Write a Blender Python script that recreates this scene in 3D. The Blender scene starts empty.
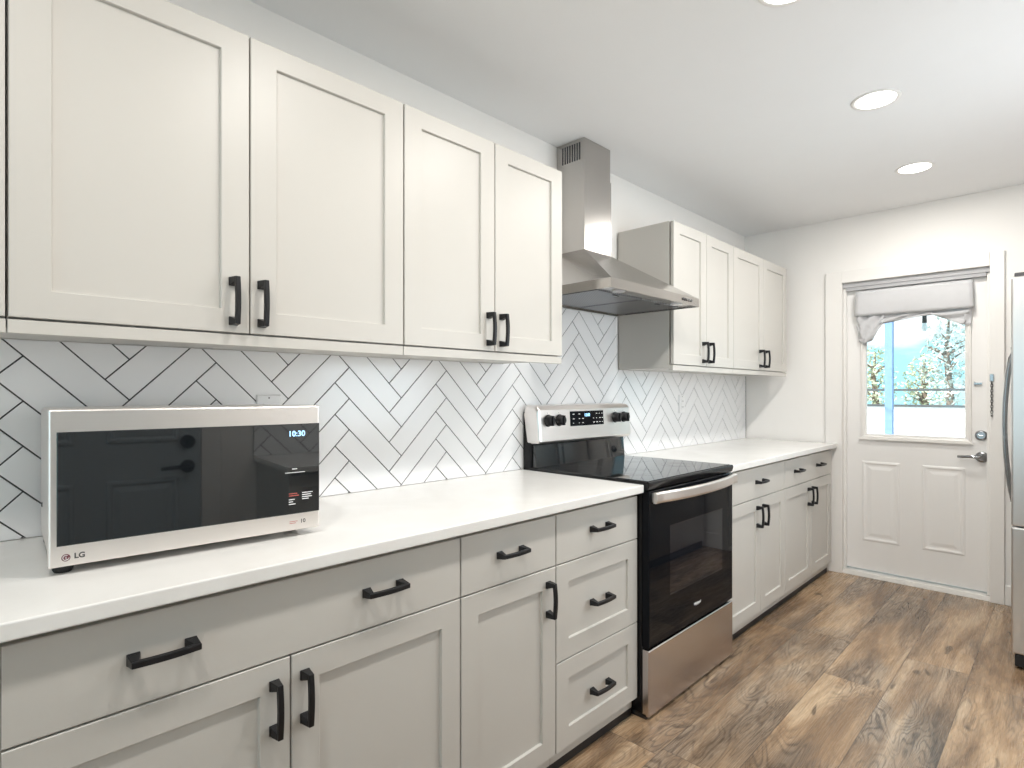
import bpy, bmesh, math, random
from mathutils import Vector, Matrix

random.seed(7)
scene = bpy.context.scene
COL = scene.collection

# ------------------------------------------------------------------ camera, world, sun, large lamps, exposure
F_PX, V0, YAW, CAM_X, CAM_H = 573.12, 392.66, 0.7733, 1.7968, 1.2362
cd = bpy.data.cameras.new('camera')
cam = bpy.data.objects.new('camera', cd); COL.objects.link(cam)
cam.location = (CAM_X, 0.0, CAM_H)
cam.rotation_euler = (math.pi / 2, 0, YAW)
cd.sensor_width = 36.0
cd.lens = 36.0 * F_PX / 1024.0
cd.shift_y = (V0 - 384.0) / 1024.0
cd.clip_start = 0.02
scene.camera = cam

CEIL = 2.433          # ceiling height
DY = 4.402            # wall with the exterior door
CT = 0.8886           # worktop height
FX = 0.615            # face of the base doors
UX = 0.345            # face of the wall-cabinet doors
WR = 2.42             # right wall
WA = WR
YB = -1.75            # wall behind the camera

world = bpy.data.worlds.new('daylight_sky'); scene.world = world
world.use_nodes = True
wn, wl = world.node_tree.nodes, world.node_tree.links
wn.clear()
wo = wn.new('ShaderNodeOutputWorld'); wb = wn.new('ShaderNodeBackground')
wt = wn.new('ShaderNodeTexCoord'); wm = wn.new('ShaderNodeMapping'); wm.inputs['Scale'].default_value = (3, 3, 9)
wno = wn.new('ShaderNodeTexNoise'); wno.inputs['Scale'].default_value = 1.6; wno.inputs['Detail'].default_value = 5
wr = wn.new('ShaderNodeValToRGB')
wr.color_ramp.elements[0].position = 0.47; wr.color_ramp.elements[0].color = (0.38, 0.82, 0.98, 1)
wr.color_ramp.elements[1].position = 0.62; wr.color_ramp.elements[1].color = (1.0, 1.0, 1.0, 1)
wl.new(wt.outputs['Generated'], wm.inputs['Vector']); wl.new(wm.outputs[0], wno.inputs['Vector'])
wl.new(wno.outputs['Fac'], wr.inputs['Fac']); wl.new(wr.outputs[0], wb.inputs['Color'])
wb.inputs['Strength'].default_value = 1.0
wl.new(wb.outputs[0], wo.inputs['Surface'])

def lamp(name, kind, loc, rot, energy, color, **kw):
    ld = bpy.data.lights.new(name, kind); ld.energy = energy; ld.color = color
    for k, v in kw.items(): setattr(ld, k, v)
    o = bpy.data.objects.new(name, ld); COL.objects.link(o)
    o.location = loc; o.rotation_euler = rot
    return o

SUN = lamp('sun', 'SUN', (3, -6, 8), (math.radians(48), 0, math.radians(-28)), 7.0, (1.0, 0.97, 0.92), angle=0.02)
# added fill lamp behind the camera; daylight through the window opposite the range
lamp('rear_fill_lamp', 'AREA', (1.35, YB + 0.10, 1.35), (math.radians(90), 0, 0), 3, (0.95, 0.98, 1.0),
     shape='RECTANGLE', size=1.9, size_y=1.7)
lamp('side_window_daylight', 'AREA', (WR - 0.06, 2.62, 1.45), (0, math.radians(90), 0), 11.5, (0.88, 0.94, 1.0),
     shape='RECTANGLE', size=1.0, size_y=1.0)
LAMP_W = 7.4         # one recessed ceiling lamp
scene.view_settings.view_transform = 'Standard'
scene.view_settings.look = 'None'
scene.view_settings.gamma = 1.0
scene.view_settings.use_curve_mapping = False
scene.view_settings.exposure = 0.54

# ------------------------------------------------------------------ materials
class NT:
    def __init__(self, name):
        self.m = bpy.data.materials.new(name); self.m.use_nodes = True
        self.t = self.m.node_tree; self.t.nodes.clear()
        self.out = self.n('ShaderNodeOutputMaterial')
    def n(self, t, **kw):
        o = self.t.nodes.new(t)
        for k, v in kw.items(): setattr(o, k, v)
        return o
    def l(self, a, b): self.t.links.new(a, b)
    def math(self, op, a, b=None, c=None):
        o = self.n('ShaderNodeMath', operation=op)
        for i, v in enumerate((a, b, c)):
            if v is None: continue
            if isinstance(v, (int, float)): o.inputs[i].default_value = v
            else: self.l(v, o.inputs[i])
        return o.outputs[0]
    def bsdf(self, **kw):
        b = self.n('ShaderNodeBsdfPrincipled')
        for k, v in kw.items():
            i = b.inputs[k]
            if hasattr(v, 'links') or isinstance(v, bpy.types.NodeSocket): self.l(v, i)
            else: i.default_value = v
        self.l(b.outputs[0], self.out.inputs[0])
        return b
    def noise(self, vec, scale, detail=2.0, rough=0.5, dist=0.0):
        o = self.n('ShaderNodeTexNoise'); o.inputs['Scale'].default_value = scale
        o.inputs['Detail'].default_value = detail; o.inputs['Roughness'].default_value = rough
        o.inputs['Distortion'].default_value = dist
        if vec is not None: self.l(vec, o.inputs['Vector'])
        return o
    def ramp(self, fac, stops):
        o = self.n('ShaderNodeValToRGB'); e = o.color_ramp.elements
        while len(e) < len(stops): e.new(0.5)
        for el, (p, c) in zip(e, stops):
            el.position = p; el.color = (*c, 1)
        self.l(fac, o.inputs[0])
        return o.outputs[0]
    def mix(self, fac, a, b, blend='MIX'):
        o = self.n('ShaderNodeMix', data_type='RGBA', blend_type=blend)
        for i, v in ((0, fac), (6, a), (7, b)):
            if isinstance(v, (int, float)): o.inputs[i].default_value = v
            elif isinstance(v, tuple): o.inputs[i].default_value = (*v, 1)
            else: self.l(v, o.inputs[i])
        return o.outputs[2]

def painted(name, col, rough=0.45, var=0.02, scale=6.0, bump=0.0, bscale=120, spec=0.4):
    s = NT(name); tc = s.n('ShaderNodeTexCoord').outputs['Object']
    n = s.noise(tc, scale, 3)
    c = s.mix(n.outputs['Fac'], tuple(x * (1 - var) for x in col), tuple(min(1, x * (1 + var)) for x in col))
    b = s.bsdf(**{'Base Color': c, 'Roughness': rough, 'Specular IOR Level': spec})
    if bump:
        bn = s.noise(tc, bscale, 3); bp = s.n('ShaderNodeBump'); bp.inputs['Strength'].default_value = bump
        bp.inputs['Distance'].default_value = 0.002
        s.l(bn.outputs['Fac'], bp.inputs['Height']); s.l(bp.outputs[0], b.inputs['Normal'])
    return s.m

def steel(name, col=(0.72, 0.70, 0.68), rough=0.28, axis=1, metal=1.0):
    s = NT(name); tc = s.n('ShaderNodeTexCoord').outputs['Object']
    mp = s.n('ShaderNodeMapping'); sc = [130, 130, 130]; sc[axis] = 0.8
    mp.inputs['Scale'].default_value = sc; s.l(tc, mp.inputs['Vector'])
    n = s.noise(mp.outputs[0], 1.0, 2)
    r = s.math('MULTIPLY_ADD', n.outputs['Fac'], 0.06, rough - 0.03)
    c = s.mix(n.outputs['Fac'], tuple(x * 0.985 for x in col), tuple(min(1, x * 1.015) for x in col))
    s.bsdf(**{'Base Color': c, 'Metallic': metal, 'Roughness': r})
    return s.m

def plain(name, col, rough=0.4, metal=0.0, coat=0.0, spec=0.5):
    s = NT(name); tc = s.n('ShaderNodeTexCoord').outputs['Object']
    n = s.noise(tc, 30, 2)
    c = s.mix(n.outputs['Fac'], tuple(x * 0.96 for x in col), tuple(min(1, x * 1.04) for x in col))
    s.bsdf(**{'Base Color': c, 'Roughness': rough, 'Metallic': metal, 'Coat Weight': coat, 'Specular IOR Level': spec})
    return s.m

def glow(name, col, strength):
    s = NT(name); e = s.n('ShaderNodeEmission'); e.inputs[0].default_value = (*col, 1); e.inputs[1].default_value = strength
    s.l(e.outputs[0], s.out.inputs[0]); return s.m

def glass(name):
    s = NT(name); t = s.n('ShaderNodeBsdfTransparent'); g = s.n('ShaderNodeBsdfGlossy'); g.inputs['Roughness'].default_value = 0.02
    f = s.n('ShaderNodeFresnel'); f.inputs[0].default_value = 1.45; mx = s.n('ShaderNodeMixShader')
    s.l(f.outputs[0], mx.inputs[0]); s.l(t.outputs[0], mx.inputs[1]); s.l(g.outputs[0], mx.inputs[2]); s.l(mx.outputs[0], s.out.inputs[0])
    return s.m

def planks():
    s = NT('vinyl_oak_planks')
    pos = s.n('ShaderNodeNewGeometry').outputs['Position']
    sp = s.n('ShaderNodeSeparateXYZ'); s.l(pos, sp.inputs[0]); X, Y = sp.outputs[0], sp.outputs[1]
    W, L = 0.2315, 1.42
    u = s.math('DIVIDE', s.math('SUBTRACT', X, 1.015 - 10 * W), W)
    iu = s.math('FLOOR', u); fu = s.math('FRACT', u)
    wn1 = s.n('ShaderNodeTexWhiteNoise', noise_dimensions='1D'); s.l(iu, wn1.inputs['W'])
    v = s.math('ADD', s.math('DIVIDE', Y, L), s.math('MULTIPLY', wn1.outputs[0], 7.31))
    iv = s.math('FLOOR', v); fv = s.math('FRACT', v)
    cid = s.n('ShaderNodeCombineXYZ'); s.l(iu, cid.inputs[0]); s.l(iv, cid.inputs[1])
    wn2 = s.n('ShaderNodeTexWhiteNoise', noise_dimensions='2D'); s.l(cid.outputs[0], wn2.inputs['Vector'])
    rnd = wn2.outputs[0]; off = s.math('MULTIPLY', rnd, 60.0)
    def vec(ax, ay):
        c = s.n('ShaderNodeCombineXYZ')
        s.l(s.math('MULTIPLY', X, ax), c.inputs[0]); s.l(s.math('MULTIPLY', Y, ay), c.inputs[1]); s.l(off, c.inputs[2])
        return c.outputs[0]
    big = s.noise(vec(5.5, 1.15), 1.0, 2.5, 0.5, 0.7).outputs['Fac']
    ring = s.math('SINE', s.math('MULTIPLY', big, 190.0))
    ring = s.math('POWER', s.math('MULTIPLY_ADD', ring, 0.5, 0.5), 3.0)
    soft = s.noise(vec(7.0, 1.3), 1.0, 6, 0.62, 0.9).outputs['Fac']
    streak = s.noise(vec(55, 2.2), 1.0, 4, 0.65, 0.5).outputs['Fac']
    fib = s.noise(vec(190, 7.0), 1.0, 3, 0.6, 0.2).outputs['Fac']
    patch = s.noise(vec(3.6, 1.1), 1.3, 3, 0.55, 0.5).outputs['Fac']
    base = s.ramp(soft, [(0.30, (0.125, 0.073, 0.040)), (0.43, (0.30, 0.190, 0.107)), (0.55, (0.48, 0.325, 0.195)), (0.71, (0.70, 0.53, 0.35))])
    grey = s.ramp(soft, [(0.32, (0.105, 0.074, 0.051)), (0.50, (0.31, 0.235, 0.168)), (0.70, (0.58, 0.475, 0.365))])
    gm = s.n('ShaderNodeMapRange'); s.l(s.math('ADD', patch, s.math('MULTIPLY', rnd, 0.12)), gm.inputs[0])
    gm.inputs[1].default_value = 0.47; gm.inputs[2].default_value = 0.70
    c = s.mix(gm.outputs[0], base, grey)
    rm = s.n('ShaderNodeMapRange'); s.l(patch, rm.inputs[0]); rm.inputs[1].default_value = 0.42; rm.inputs[2].default_value = 0.60
    rk = s.math('MULTIPLY', s.math('MULTIPLY', ring, s.math('MULTIPLY_ADD', rm.outputs[0], 0.85, 0.15)), 0.80)
    c = s.mix(rk, c, (0.075, 0.050, 0.033))
    sm = s.n('ShaderNodeMapRange'); s.l(streak, sm.inputs[0]); sm.inputs[1].default_value = 0.62; sm.inputs[2].default_value = 0.34
    c = s.mix(s.math('MULTIPLY', sm.outputs[0], 0.34), c, (0.13, 0.082, 0.048))
    c = s.mix(s.math('MULTIPLY', s.math('SUBTRACT', 1.0, fib), 0.20), c, (0.12, 0.08, 0.05))
    kn = s.noise(vec(20.0, 8.0), 1.0, 0, 0.3, 0.8).outputs['Fac']
    km = s.n('ShaderNodeMapRange'); s.l(kn, km.inputs[0]); km.inputs[1].default_value = 0.76; km.inputs[2].default_value = 0.84
    c = s.mix(s.math('MULTIPLY', km.outputs[0], 0.7), c, (0.045, 0.03, 0.02))
    c = s.mix(s.math('MULTIPLY', rnd, 0.30), c, s.mix(1.0, c, (0.72, 0.68, 0.64), 'MULTIPLY'))
    eu = s.math('MINIMUM', fu, s.math('SUBTRACT', 1.0, fu)); ev = s.math('MINIMUM', fv, s.math('SUBTRACT', 1.0, fv))
    su = s.math('LESS_THAN', eu, 0.0065); sv = s.math('LESS_THAN', ev, 0.0011)
    seam = s.math('MAXIMUM', su, sv)
    c = s.mix(s.math('MULTIPLY', seam, 0.7), c, (0.05, 0.035, 0.026))
    rg = s.math('MULTIPLY_ADD', fib, 0.14, 0.20)
    b = s.bsdf(**{'Base Color': c, 'Roughness': rg, 'Specular IOR Level': 0.5})
    bp = s.n('ShaderNodeBump'); bp.inputs['Strength'].default_value = 0.2; bp.inputs['Distance'].default_value = 0.0012
    h = s.math('SUBTRACT', s.math('MULTIPLY', fib, 0.4), s.math('ADD', s.math('MULTIPLY', rk, 0.6), s.math('MULTIPLY', seam, 1.0)))
    s.l(h, bp.inputs['Height']); s.l(bp.outputs[0], b.inputs['Normal'])
    return s.m

def quartz():
    s = NT('white_quartz'); tc = s.n('ShaderNodeTexCoord').outputs['Object']
    n = s.noise(tc, 3, 4, 0.6, 1.2); f = s.noise(tc, 260, 1)
    c = s.ramp(n.outputs['Fac'], [(0.3, (0.80, 0.785, 0.755)), (0.7, (0.86, 0.85, 0.825))])
    c = s.mix(s.math('MULTIPLY', f.outputs['Fac'], 0.08), c, (0.6, 0.59, 0.57))
    s.bsdf(**{'Base Color': c, 'Roughness': 0.22, 'Specular IOR Level': 0.45})
    return s.m

def filter_mesh():
    s = NT('grease_filter_steel'); tc = s.n('ShaderNodeTexCoord').outputs['Object']
    sp = s.n('ShaderNodeSeparateXYZ'); s.l(tc, sp.inputs[0])
    a = s.math('SINE', s.math('MULTIPLY', sp.outputs[0], 420)); b_ = s.math('SINE', s.math('MULTIPLY', sp.outputs[1], 420))
    k = s.math('MULTIPLY_ADD', s.math('MULTIPLY', a, b_), 0.5, 0.5)
    c = s.mix(k, (0.10, 0.10, 0.11), (0.34, 0.34, 0.35))
    s.bsdf(**{'Base Color': c, 'Metallic': 1.0, 'Roughness': 0.33})
    return s.m

def foliage(name, c1, c2):
    s = NT(name); tc = s.n('ShaderNodeTexCoord').outputs['Object']
    n = s.noise(tc, 2.5, 3)
    c = s.ramp(n.outputs['Fac'], [(0.35, c1), (0.65, c2)])
    s.bsdf(**{'Base Color': c, 'Roughness': 0.6}); return s.m

M = dict(
    wall=painted('wall_paint', (0.87, 0.85, 0.82), 0.6, 0.01, bump=0.12, bscale=260),
    ceiling=painted('ceiling_paint', (0.86, 0.86, 0.86), 0.7, 0.012, bump=0.15, bscale=220),
    trim=painted('trim_paint', (0.84, 0.82, 0.79), 0.35, 0.008),
    door_grey=painted('grey_door_paint', (0.42, 0.46, 0.48), 0.35, 0.02),
    door=painted('door_paint', (0.87, 0.855, 0.835), 0.38, 0.01),
    cab=painted('greige_cabinet_paint', (0.565, 0.543, 0.504), 0.38, 0.008),
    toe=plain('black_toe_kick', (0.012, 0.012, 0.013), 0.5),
    black=plain('matte_black_metal', (0.012, 0.012, 0.014), 0.38, 0.3),
    rubber=plain('black_rubber', (0.015, 0.015, 0.015), 0.7),
    floor=planks(), quartz=quartz(),
    tile=painted('white_glazed_tile', (0.885, 0.885, 0.89), 0.16, 0.015, 3, spec=0.5),
    grout=painted('dark_grout', (0.05, 0.05, 0.055), 0.8, 0.1, 60),
    steel=steel('brushed_steel_horizontal', (0.50, 0.48, 0.46), 0.22, axis=1), steel_v=steel('brushed_steel_vertical', (0.50, 0.48, 0.46), 0.22, axis=2),
    steel_l=steel('light_steel', (0.86, 0.82, 0.79), 0.33, axis=1),
    drawer_steel=steel('range_drawer_steel', (0.60, 0.555, 0.535), 0.26, axis=1),
    fridge=steel('fridge_steel', (0.66, 0.63, 0.61), 0.30, axis=2),
    chrome=plain('satin_nickel', (0.36, 0.37, 0.38), 0.16, 1.0),
    bglass=plain('black_glass', (0.006, 0.007, 0.009), 0.03, 0.0, 0.0, 0.10),
    mglass=plain('tinted_black_glass', (0.008, 0.010, 0.012), 0.03, 0.0, 0.0, 1.0),
    enamel=plain('black_enamel', (0.006, 0.006, 0.007), 0.2, 0.0, 0.0, 0.3),
    ovenglass=plain('oven_window_glass', (0.010, 0.011, 0.015), 0.03, 0.0, 0.0, 0.45),
    filt=filter_mesh(), dark=plain('dark_recess', (0.02, 0.02, 0.025), 0.5),
    plastic=plain('white_plastic', (0.82, 0.82, 0.82), 0.3),
    ink=plain('dark_grey_print', (0.07, 0.065, 0.065), 0.5), red=plain('logo_dark_red', (0.16, 0.05, 0.06), 0.4),
    redink=plain('red_print', (0.55, 0.12, 0.10), 0.5), whiteink=plain('white_print', (0.85, 0.85, 0.85), 0.5),
    bluelcd=glow('blue_white_display', (0.35, 0.66, 1.0), 2.0), diffuser=glow('lamp_diffuser', (1.0, 0.97, 0.92), 6.0),
    hoodlamp=plain('hood_lamp_lens', (0.7, 0.7, 0.72), 0.15),
    fabric=painted('shade_fabric', (0.60, 0.60, 0.61), 0.85, 0.03, 40, bump=0.3, bscale=700),
    glass=glass('clear_pane'),
    post=painted('blue_white_post', (0.17, 0.28, 0.46), 0.6, 0.03), fence=painted('white_vinyl', (0.86, 0.87, 0.88), 0.5, 0.02),
    concrete=painted('pale_concrete', (0.62, 0.61, 0.58), 0.85, 0.06, 5), bark=painted('bark', (0.16, 0.12, 0.09), 0.9, 0.3, 20),
    leaf1=foliage('pale_green_leaves', (0.24, 0.30, 0.16), (0.62, 0.62, 0.46)),
    leaf2=foliage('grey_green_leaves', (0.20, 0.27, 0.25), (0.62, 0.68, 0.64)),
    bulb=plain('bulb_glass', (0.75, 0.8, 0.82), 0.08), wire=plain('black_cable', (0.015, 0.02, 0.02), 0.5),
    headshade=painted('head_shade_grey', (0.46, 0.46, 0.47), 0.5, 0.02), railgrey=painted('grey_rail', (0.06, 0.065, 0.07), 0.6, 0.05),
    thresh=painted('threshold_paint', (0.72, 0.70, 0.66), 0.4, 0.02),
    siding=painted('outer_wall', (0.7, 0.7, 0.7), 0.8, 0.03),
)

# ------------------------------------------------------------------ mesh helpers
class MB:
    """collects shapes into one mesh"""
    def __init__(self): self.bm = bmesh.new()
    def box(self, x0, x1, y0, y1, z0, z1):
        vs = [self.bm.verts.new(p) for p in ((x0, y0, z0), (x1, y0, z0), (x1, y1, z0), (x0, y1, z0), (x0, y0, z1), (x1, y0, z1), (x1, y1, z1), (x0, y1, z1))]
        for f in ((0, 3, 2, 1), (4, 5, 6, 7), (0, 1, 5, 4), (1, 2, 6, 5), (2, 3, 7, 6), (3, 0, 4, 7)):
            self.bm.faces.new([vs[i] for i in f])
        return self
    def hexa(self, a, b):
        """two quads a, b (4 points each, same order) joined to a solid"""
        va = [self.bm.verts.new(p) for p in a]; vb = [self.bm.verts.new(p) for p in b]
        self.bm.faces.new(va[::-1]); self.bm.faces.new(vb)
        for i in range(4): self.bm.faces.new((va[i], va[(i + 1) % 4], vb[(i + 1) % 4], vb[i]))
        return self
    def rings(self, loops, cap0=True, cap1=True):
        vv = [[self.bm.verts.new(p) for p in lp] for lp in loops]
        n = len(vv[0])
        for a, b in zip(vv, vv[1:]):
            for i in range(n): self.bm.faces.new((a[i], a[(i + 1) % n], b[(i + 1) % n], b[i]))
        if cap0: self.bm.faces.new(vv[0][::-1])
        if cap1: self.bm.faces.new(vv[-1])
        return self
    def lathe(self, prof, c, axis='z', seg=28):
        """prof: list of (radius, height) around axis from centre c"""
        loops = []
        for r, h in prof:
            r = max(r, 1e-5); lp = []
            for k in range(seg):
                a = 2 * math.pi * k / seg; p, q = r * math.cos(a), r * math.sin(a)
                lp.append({'z': (c[0] + p, c[1] + q, c[2] + h), 'x': (c[0] + h, c[1] + p, c[2] + q), 'y': (c[0] + q, c[1] + h, c[2] + p)}[axis])
            loops.append(lp)
        return self.rings(loops)
    def tube(self, pts, r, seg=8, closed=False, rx=None):
        """round tube along pts; r number or list"""
        pts = [Vector(p) for p in pts]; n = len(pts); loops = []
        for i, p in enumerate(pts):
            if closed: t = pts[(i + 1) % n] - pts[i - 1]
            else: t = pts[min(i + 1, n - 1)] - pts[max(i - 1, 0)]
            t.normalize()
            up = Vector((0, 0, 1)) if abs(t.z) < 0.9 else Vector((1, 0, 0))
            a = t.cross(up).normalized(); b = a.cross(t).normalized()
            rr = r[i] if isinstance(r, (list, tuple)) else r
            loops.append([tuple(p + a * (rr * math.cos(2 * math.pi * k / seg)) + b * (rr * math.sin(2 * math.pi * k / seg))) for k in range(seg)])
        if closed:
            vv = [[self.bm.verts.new(q) for q in lp] for lp in loops]
            for i in range(n):
                for k in range(seg): self.bm.faces.new((vv[i][k], vv[i][(k + 1) % seg], vv[(i + 1) % n][(k + 1) % seg], vv[(i + 1) % n][k]))
            return self
        return self.rings(loops)
    def build(self, name, mat, parent=None, bevel=0.0, smooth=False, seg=2):
        bmesh.ops.recalc_face_normals(self.bm, faces=self.bm.faces)
        me = bpy.data.meshes.new(name); self.bm.to_mesh(me); self.bm.free()
        me.materials.append(M[mat] if isinstance(mat, str) else mat)
        o = bpy.data.objects.new(name, me); COL.objects.link(o)
        if parent is not None: o.parent = parent
        if smooth:
            for p in me.polygons: p.use_smooth = True
        if bevel:
            b = o.modifiers.new('bevel', 'BEVEL'); b.width = bevel; b.segments = seg; b.limit_method = 'ANGLE'; b.angle_limit = math.radians(40)
        return o

def tag(o, label=None, cat=None, group=None, kind=None):
    if label: o['label'] = label
    if cat: o['category'] = cat
    if group: o['group'] = group
    if kind: o['kind'] = kind
    return o

def thing(name, loc, label, cat, group=None, rz=0.0, kind=None):
    o = bpy.data.objects.new(name, None); COL.objects.link(o)
    o.empty_display_size = 0.1; o.location = loc; o.rotation_euler = (0, 0, rz)
    return tag(o, label, cat, group, kind)

def text(name, body, size, loc, mat, parent, rot=(math.pi / 2, 0, math.pi / 2), shear=0.0, align='CENTER', depth=0.0003, bold=0.012):
    c = bpy.data.curves.new(name, 'FONT'); c.body = body; c.size = size; c.align_x = align; c.align_y = 'CENTER'; c.shear = shear; c.extrude = depth; c.offset = size * bold
    c.materials.append(M[mat]); o = bpy.data.objects.new(name, c); COL.objects.link(o)
    dg = bpy.context.evaluated_depsgraph_get(); me = bpy.data.meshes.new_from_object(o.evaluated_get(dg))
    me.name = name; bpy.data.objects.remove(o); bpy.data.curves.remove(c)
    if not me.materials: me.materials.append(M[mat])
    o = bpy.data.objects.new(name, me); COL.objects.link(o)
    o.parent = parent; o.location = loc; o.rotation_euler = rot
    return o

def rect_x(x, y0, y1, z0, z1): return [(x, y0, z0), (x, y1, z0), (x, y1, z1), (x, y0, z1)]
def rect_y(y, x0, x1, z0, z1): return [(x0, y, z0), (x1, y, z0), (x1, y, z1), (x0, y, z1)]

# ------------------------------------------------------------------ the room
def struct(name, mb, mat, label, cat, bevel=0.0):
    return tag(mb.build(name, mat, None, bevel), label, cat, kind='structure')

struct('floor', MB().box(-0.12, WA + 0.12, YB - 0.12, DY + 0.14, -0.12, 0.0), 'floor', 'warm brown and grey swirled oak plank flooring', 'floor')
struct('ceiling', MB().box(-0.12, WA + 0.12, YB - 0.12, DY + 0.14, CEIL, CEIL + 0.2), 'ceiling', 'plain white ceiling with recessed lamps', 'ceiling')
struct('wall_left', MB().box(-0.12, 0.0, YB - 0.12, DY + 0.14, 0.0, CEIL), 'wall', 'white wall carrying the cabinets, range hood and herringbone tiles', 'wall')
OX0, OX1, OZ = 0.655, 1.465, 2.0     # door opening
struct('wall_back', MB().box(0.0, OX0, DY, DY + 0.14, 0.0, CEIL).box(OX1, WA + 0.12, DY, DY + 0.14, 0.0, CEIL).box(OX0, OX1, DY, DY + 0.14, OZ, CEIL),
       'wall', 'white end wall around the glazed white door', 'wall')
SW0, SW1, SZ0, SZ1 = 2.08, 3.16, 0.92, 1.98
struct('wall_right', MB().box(WR, WR + 0.12, YB - 0.12, SW0, 0.0, CEIL).box(WR, WR + 0.12, SW1, DY, 0.0, CEIL).box(WR, WR + 0.12, SW0, SW1, 0.0, SZ0).box(WR, WR + 0.12, SW0, SW1, SZ1, CEIL),
       'wall', 'white wall behind the refrigerator', 'wall')
w3 = MB(); w3.box(WR - .02, WR + .08, SW0, SW0 + .05, SZ0, SZ1).box(WR - .02, WR + .08, SW1 - .05, SW1, SZ0, SZ1).box(WR - .02, WR + .08, SW0, SW1, SZ1 - .05, SZ1).box(WR - .03, WR + .08, SW0, SW1, SZ0, SZ0 + .05).box(WR - .01, WR + .07, SW0, SW1, 1.44, 1.48)
w3 = struct('window_3', w3, 'trim', 'white framed window opposite the range, outside the picture', 'window', 0.003)
MB().box(WR + .03, WR + .035, SW0 + .05, SW1 - .05, SZ0 + .05, SZ1 - .05).build('pane', 'glass', w3)
WX0, WX1, WZ0, WZ1 = 0.35, 2.35, 0.45, 2.25
struct('wall_front', MB().box(0.0, WX0, YB - 0.12, YB, 0.0, CEIL).box(WX1, WA, YB - 0.12, YB, 0.0, CEIL).box(WX0, WX1, YB - 0.12, YB, 0.0, WZ0).box(WX0, WX1, YB - 0.12, YB, WZ1, CEIL),
       'wall', 'white wall behind the camera, its wide opening added for the fill lamp', 'wall')
w2 = MB(); w2.box(WX0, WX0 + .06, YB - .08, YB + .02, WZ0, WZ1).box(WX1 - .06, WX1, YB - .08, YB + .02, WZ0, WZ1).box(WX0, WX1, YB - .08, YB + .02, WZ1 - .06, WZ1).box(WX0, WX1, YB - .08, YB + .03, WZ0, WZ0 + .06).box(1.32, 1.38, YB - .08, YB + .01, WZ0, WZ1)
w2 = struct('fill_window', w2, 'trim', 'white frame of an added wide window around the fill lamp behind the camera', 'window', 0.003)  # unseen window, added to go with the rear fill lamp
MB().box(WX0 + .06, WX1 - .06, YB - .05, YB - .045, WZ0 + .06, WZ1 - .06).build('pane', 'glass', w2)
struct('baseboard_back', MB().box(1.520, WR, DY - 0.014, DY, 0.0, 0.115), 'trim', 'white baseboard right of the door casing', 'baseboard', 0.004)
struct('baseboard_right', MB().box(WR - 0.014, WR, 1.93, 3.36, 0.0, 0.115), 'trim', 'white baseboard on the refrigerator wall', 'baseboard', 0.004)
# casing of the far door
c0, c1, cz = 0.569, 1.519, 2.067
tr = MB().box(c0, 0.672, DY - 0.019, DY, 0.0, cz).box(1.452, c1, DY - 0.019, DY, 0.0, cz).box(0.672, 1.452, DY - 0.019, DY, 1.985, cz)
struct('trim_1', tr, 'trim', 'flat white casing around the glazed white door', 'casing', 0.003)
jb = MB().box(OX0, 0.672, DY, DY + 0.14, 0.0, OZ).box(1.452, OX1, DY, DY + 0.14, 0.0, OZ).box(0.672, 1.452, DY, DY + 0.14, 1.985, OZ)
jb.box(0.672, 0.690, DY + 0.02, DY + 0.045, 0.03, 1.985).box(1.436, 1.452, DY + 0.02, DY + 0.045, 0.03, 1.985)
struct('trim_2', jb, 'trim', 'white jamb and stop inside the door opening', 'jamb', 0.002)
struct('trim_5', MB().box(0.692, 1.434, DY + 0.010, DY + 0.0445, 1.930, 1.953).box(0.673, 1.451, DY + 0.004, DY + 0.0445, 1.953, 1.9845), 'headshade', 'stepped strip across the head of the door opening, painted grey as the soffit in shade', 'trim', 0.002)  # shade of the soffit and head jamb put into the strip's grey
struct('trim_3', MB().hexa([(0.672, DY - 0.005, 0), (1.452, DY - 0.005, 0), (1.452, DY + 0.13, 0), (0.672, DY + 0.13, 0)],
                           [(0.672, DY + 0.008, 0.026), (1.452, DY + 0.008, 0.026), (1.452, DY + 0.13, 0.034), (0.672, DY + 0.13, 0.034)]),
       'thresh', 'pale threshold under the glazed white door', 'threshold', 0.002)

# ------------------------------------------------------------------ far door
D1 = DY + 0.047           # face of the door leaf
d1 = thing('door_1', (1.06, D1 + 0.022, 0.038), 'white exterior door with a tall window, lever and four raised panels', 'door', kind='structure')
def L1(mb_fn):            # build in world coordinates, shifted to the thing's base
    return mb_fn
def shift(mb, v):
    bmesh.ops.translate(mb.bm, verts=mb.bm.verts, vec=Vector(v)); return mb
inv1 = (-1.06, -(D1 + 0.022), -0.038)
GX0, GX1, GZ0, GZ1 = 0.800, 1.335, 0.955, 1.86
lf = MB()
lf.box(0.678, GX0, D1, D1 + 0.044, 0.040, 1.982).box(GX1, 1.447, D1, D1 + 0.044, 0.040, 1.982)
lf.box(GX0, GX1, D1, D1 + 0.044, 0.040, GZ0).box(GX0, GX1, D1, D1 + 0.044, GZ1, 1.982)
shift(lf, inv1).build('leaf', 'door', d1)
fr = MB()
def frame_y(mb, y, x0, x1, z0, z1, prof):
    """picture-frame moulding on a plane facing -y; prof: (inset, height) pairs"""
    mb.rings([rect_y(y - h, x0 + i, x1 - i, z0 + i, z1 - i) for i, h in prof], cap0=False, cap1=False); return mb
frame_y(fr, D1, GX0 - 0.028, GX1 + 0.028, GZ0 - 0.028, GZ1 + 0.028, [(0, 0), (0.002, 0.012), (0.012, 0.014), (0.022, 0.008), (0.032, 0.006), (0.034, -0.018)])
fr.box(GX0 - 0.034, GX1 + 0.034, D1 - 0.019, D1, GZ0 - 0.034, GZ0 - 0.024)
shift(fr, inv1).build('window_frame', 'trim', d1)
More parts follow.
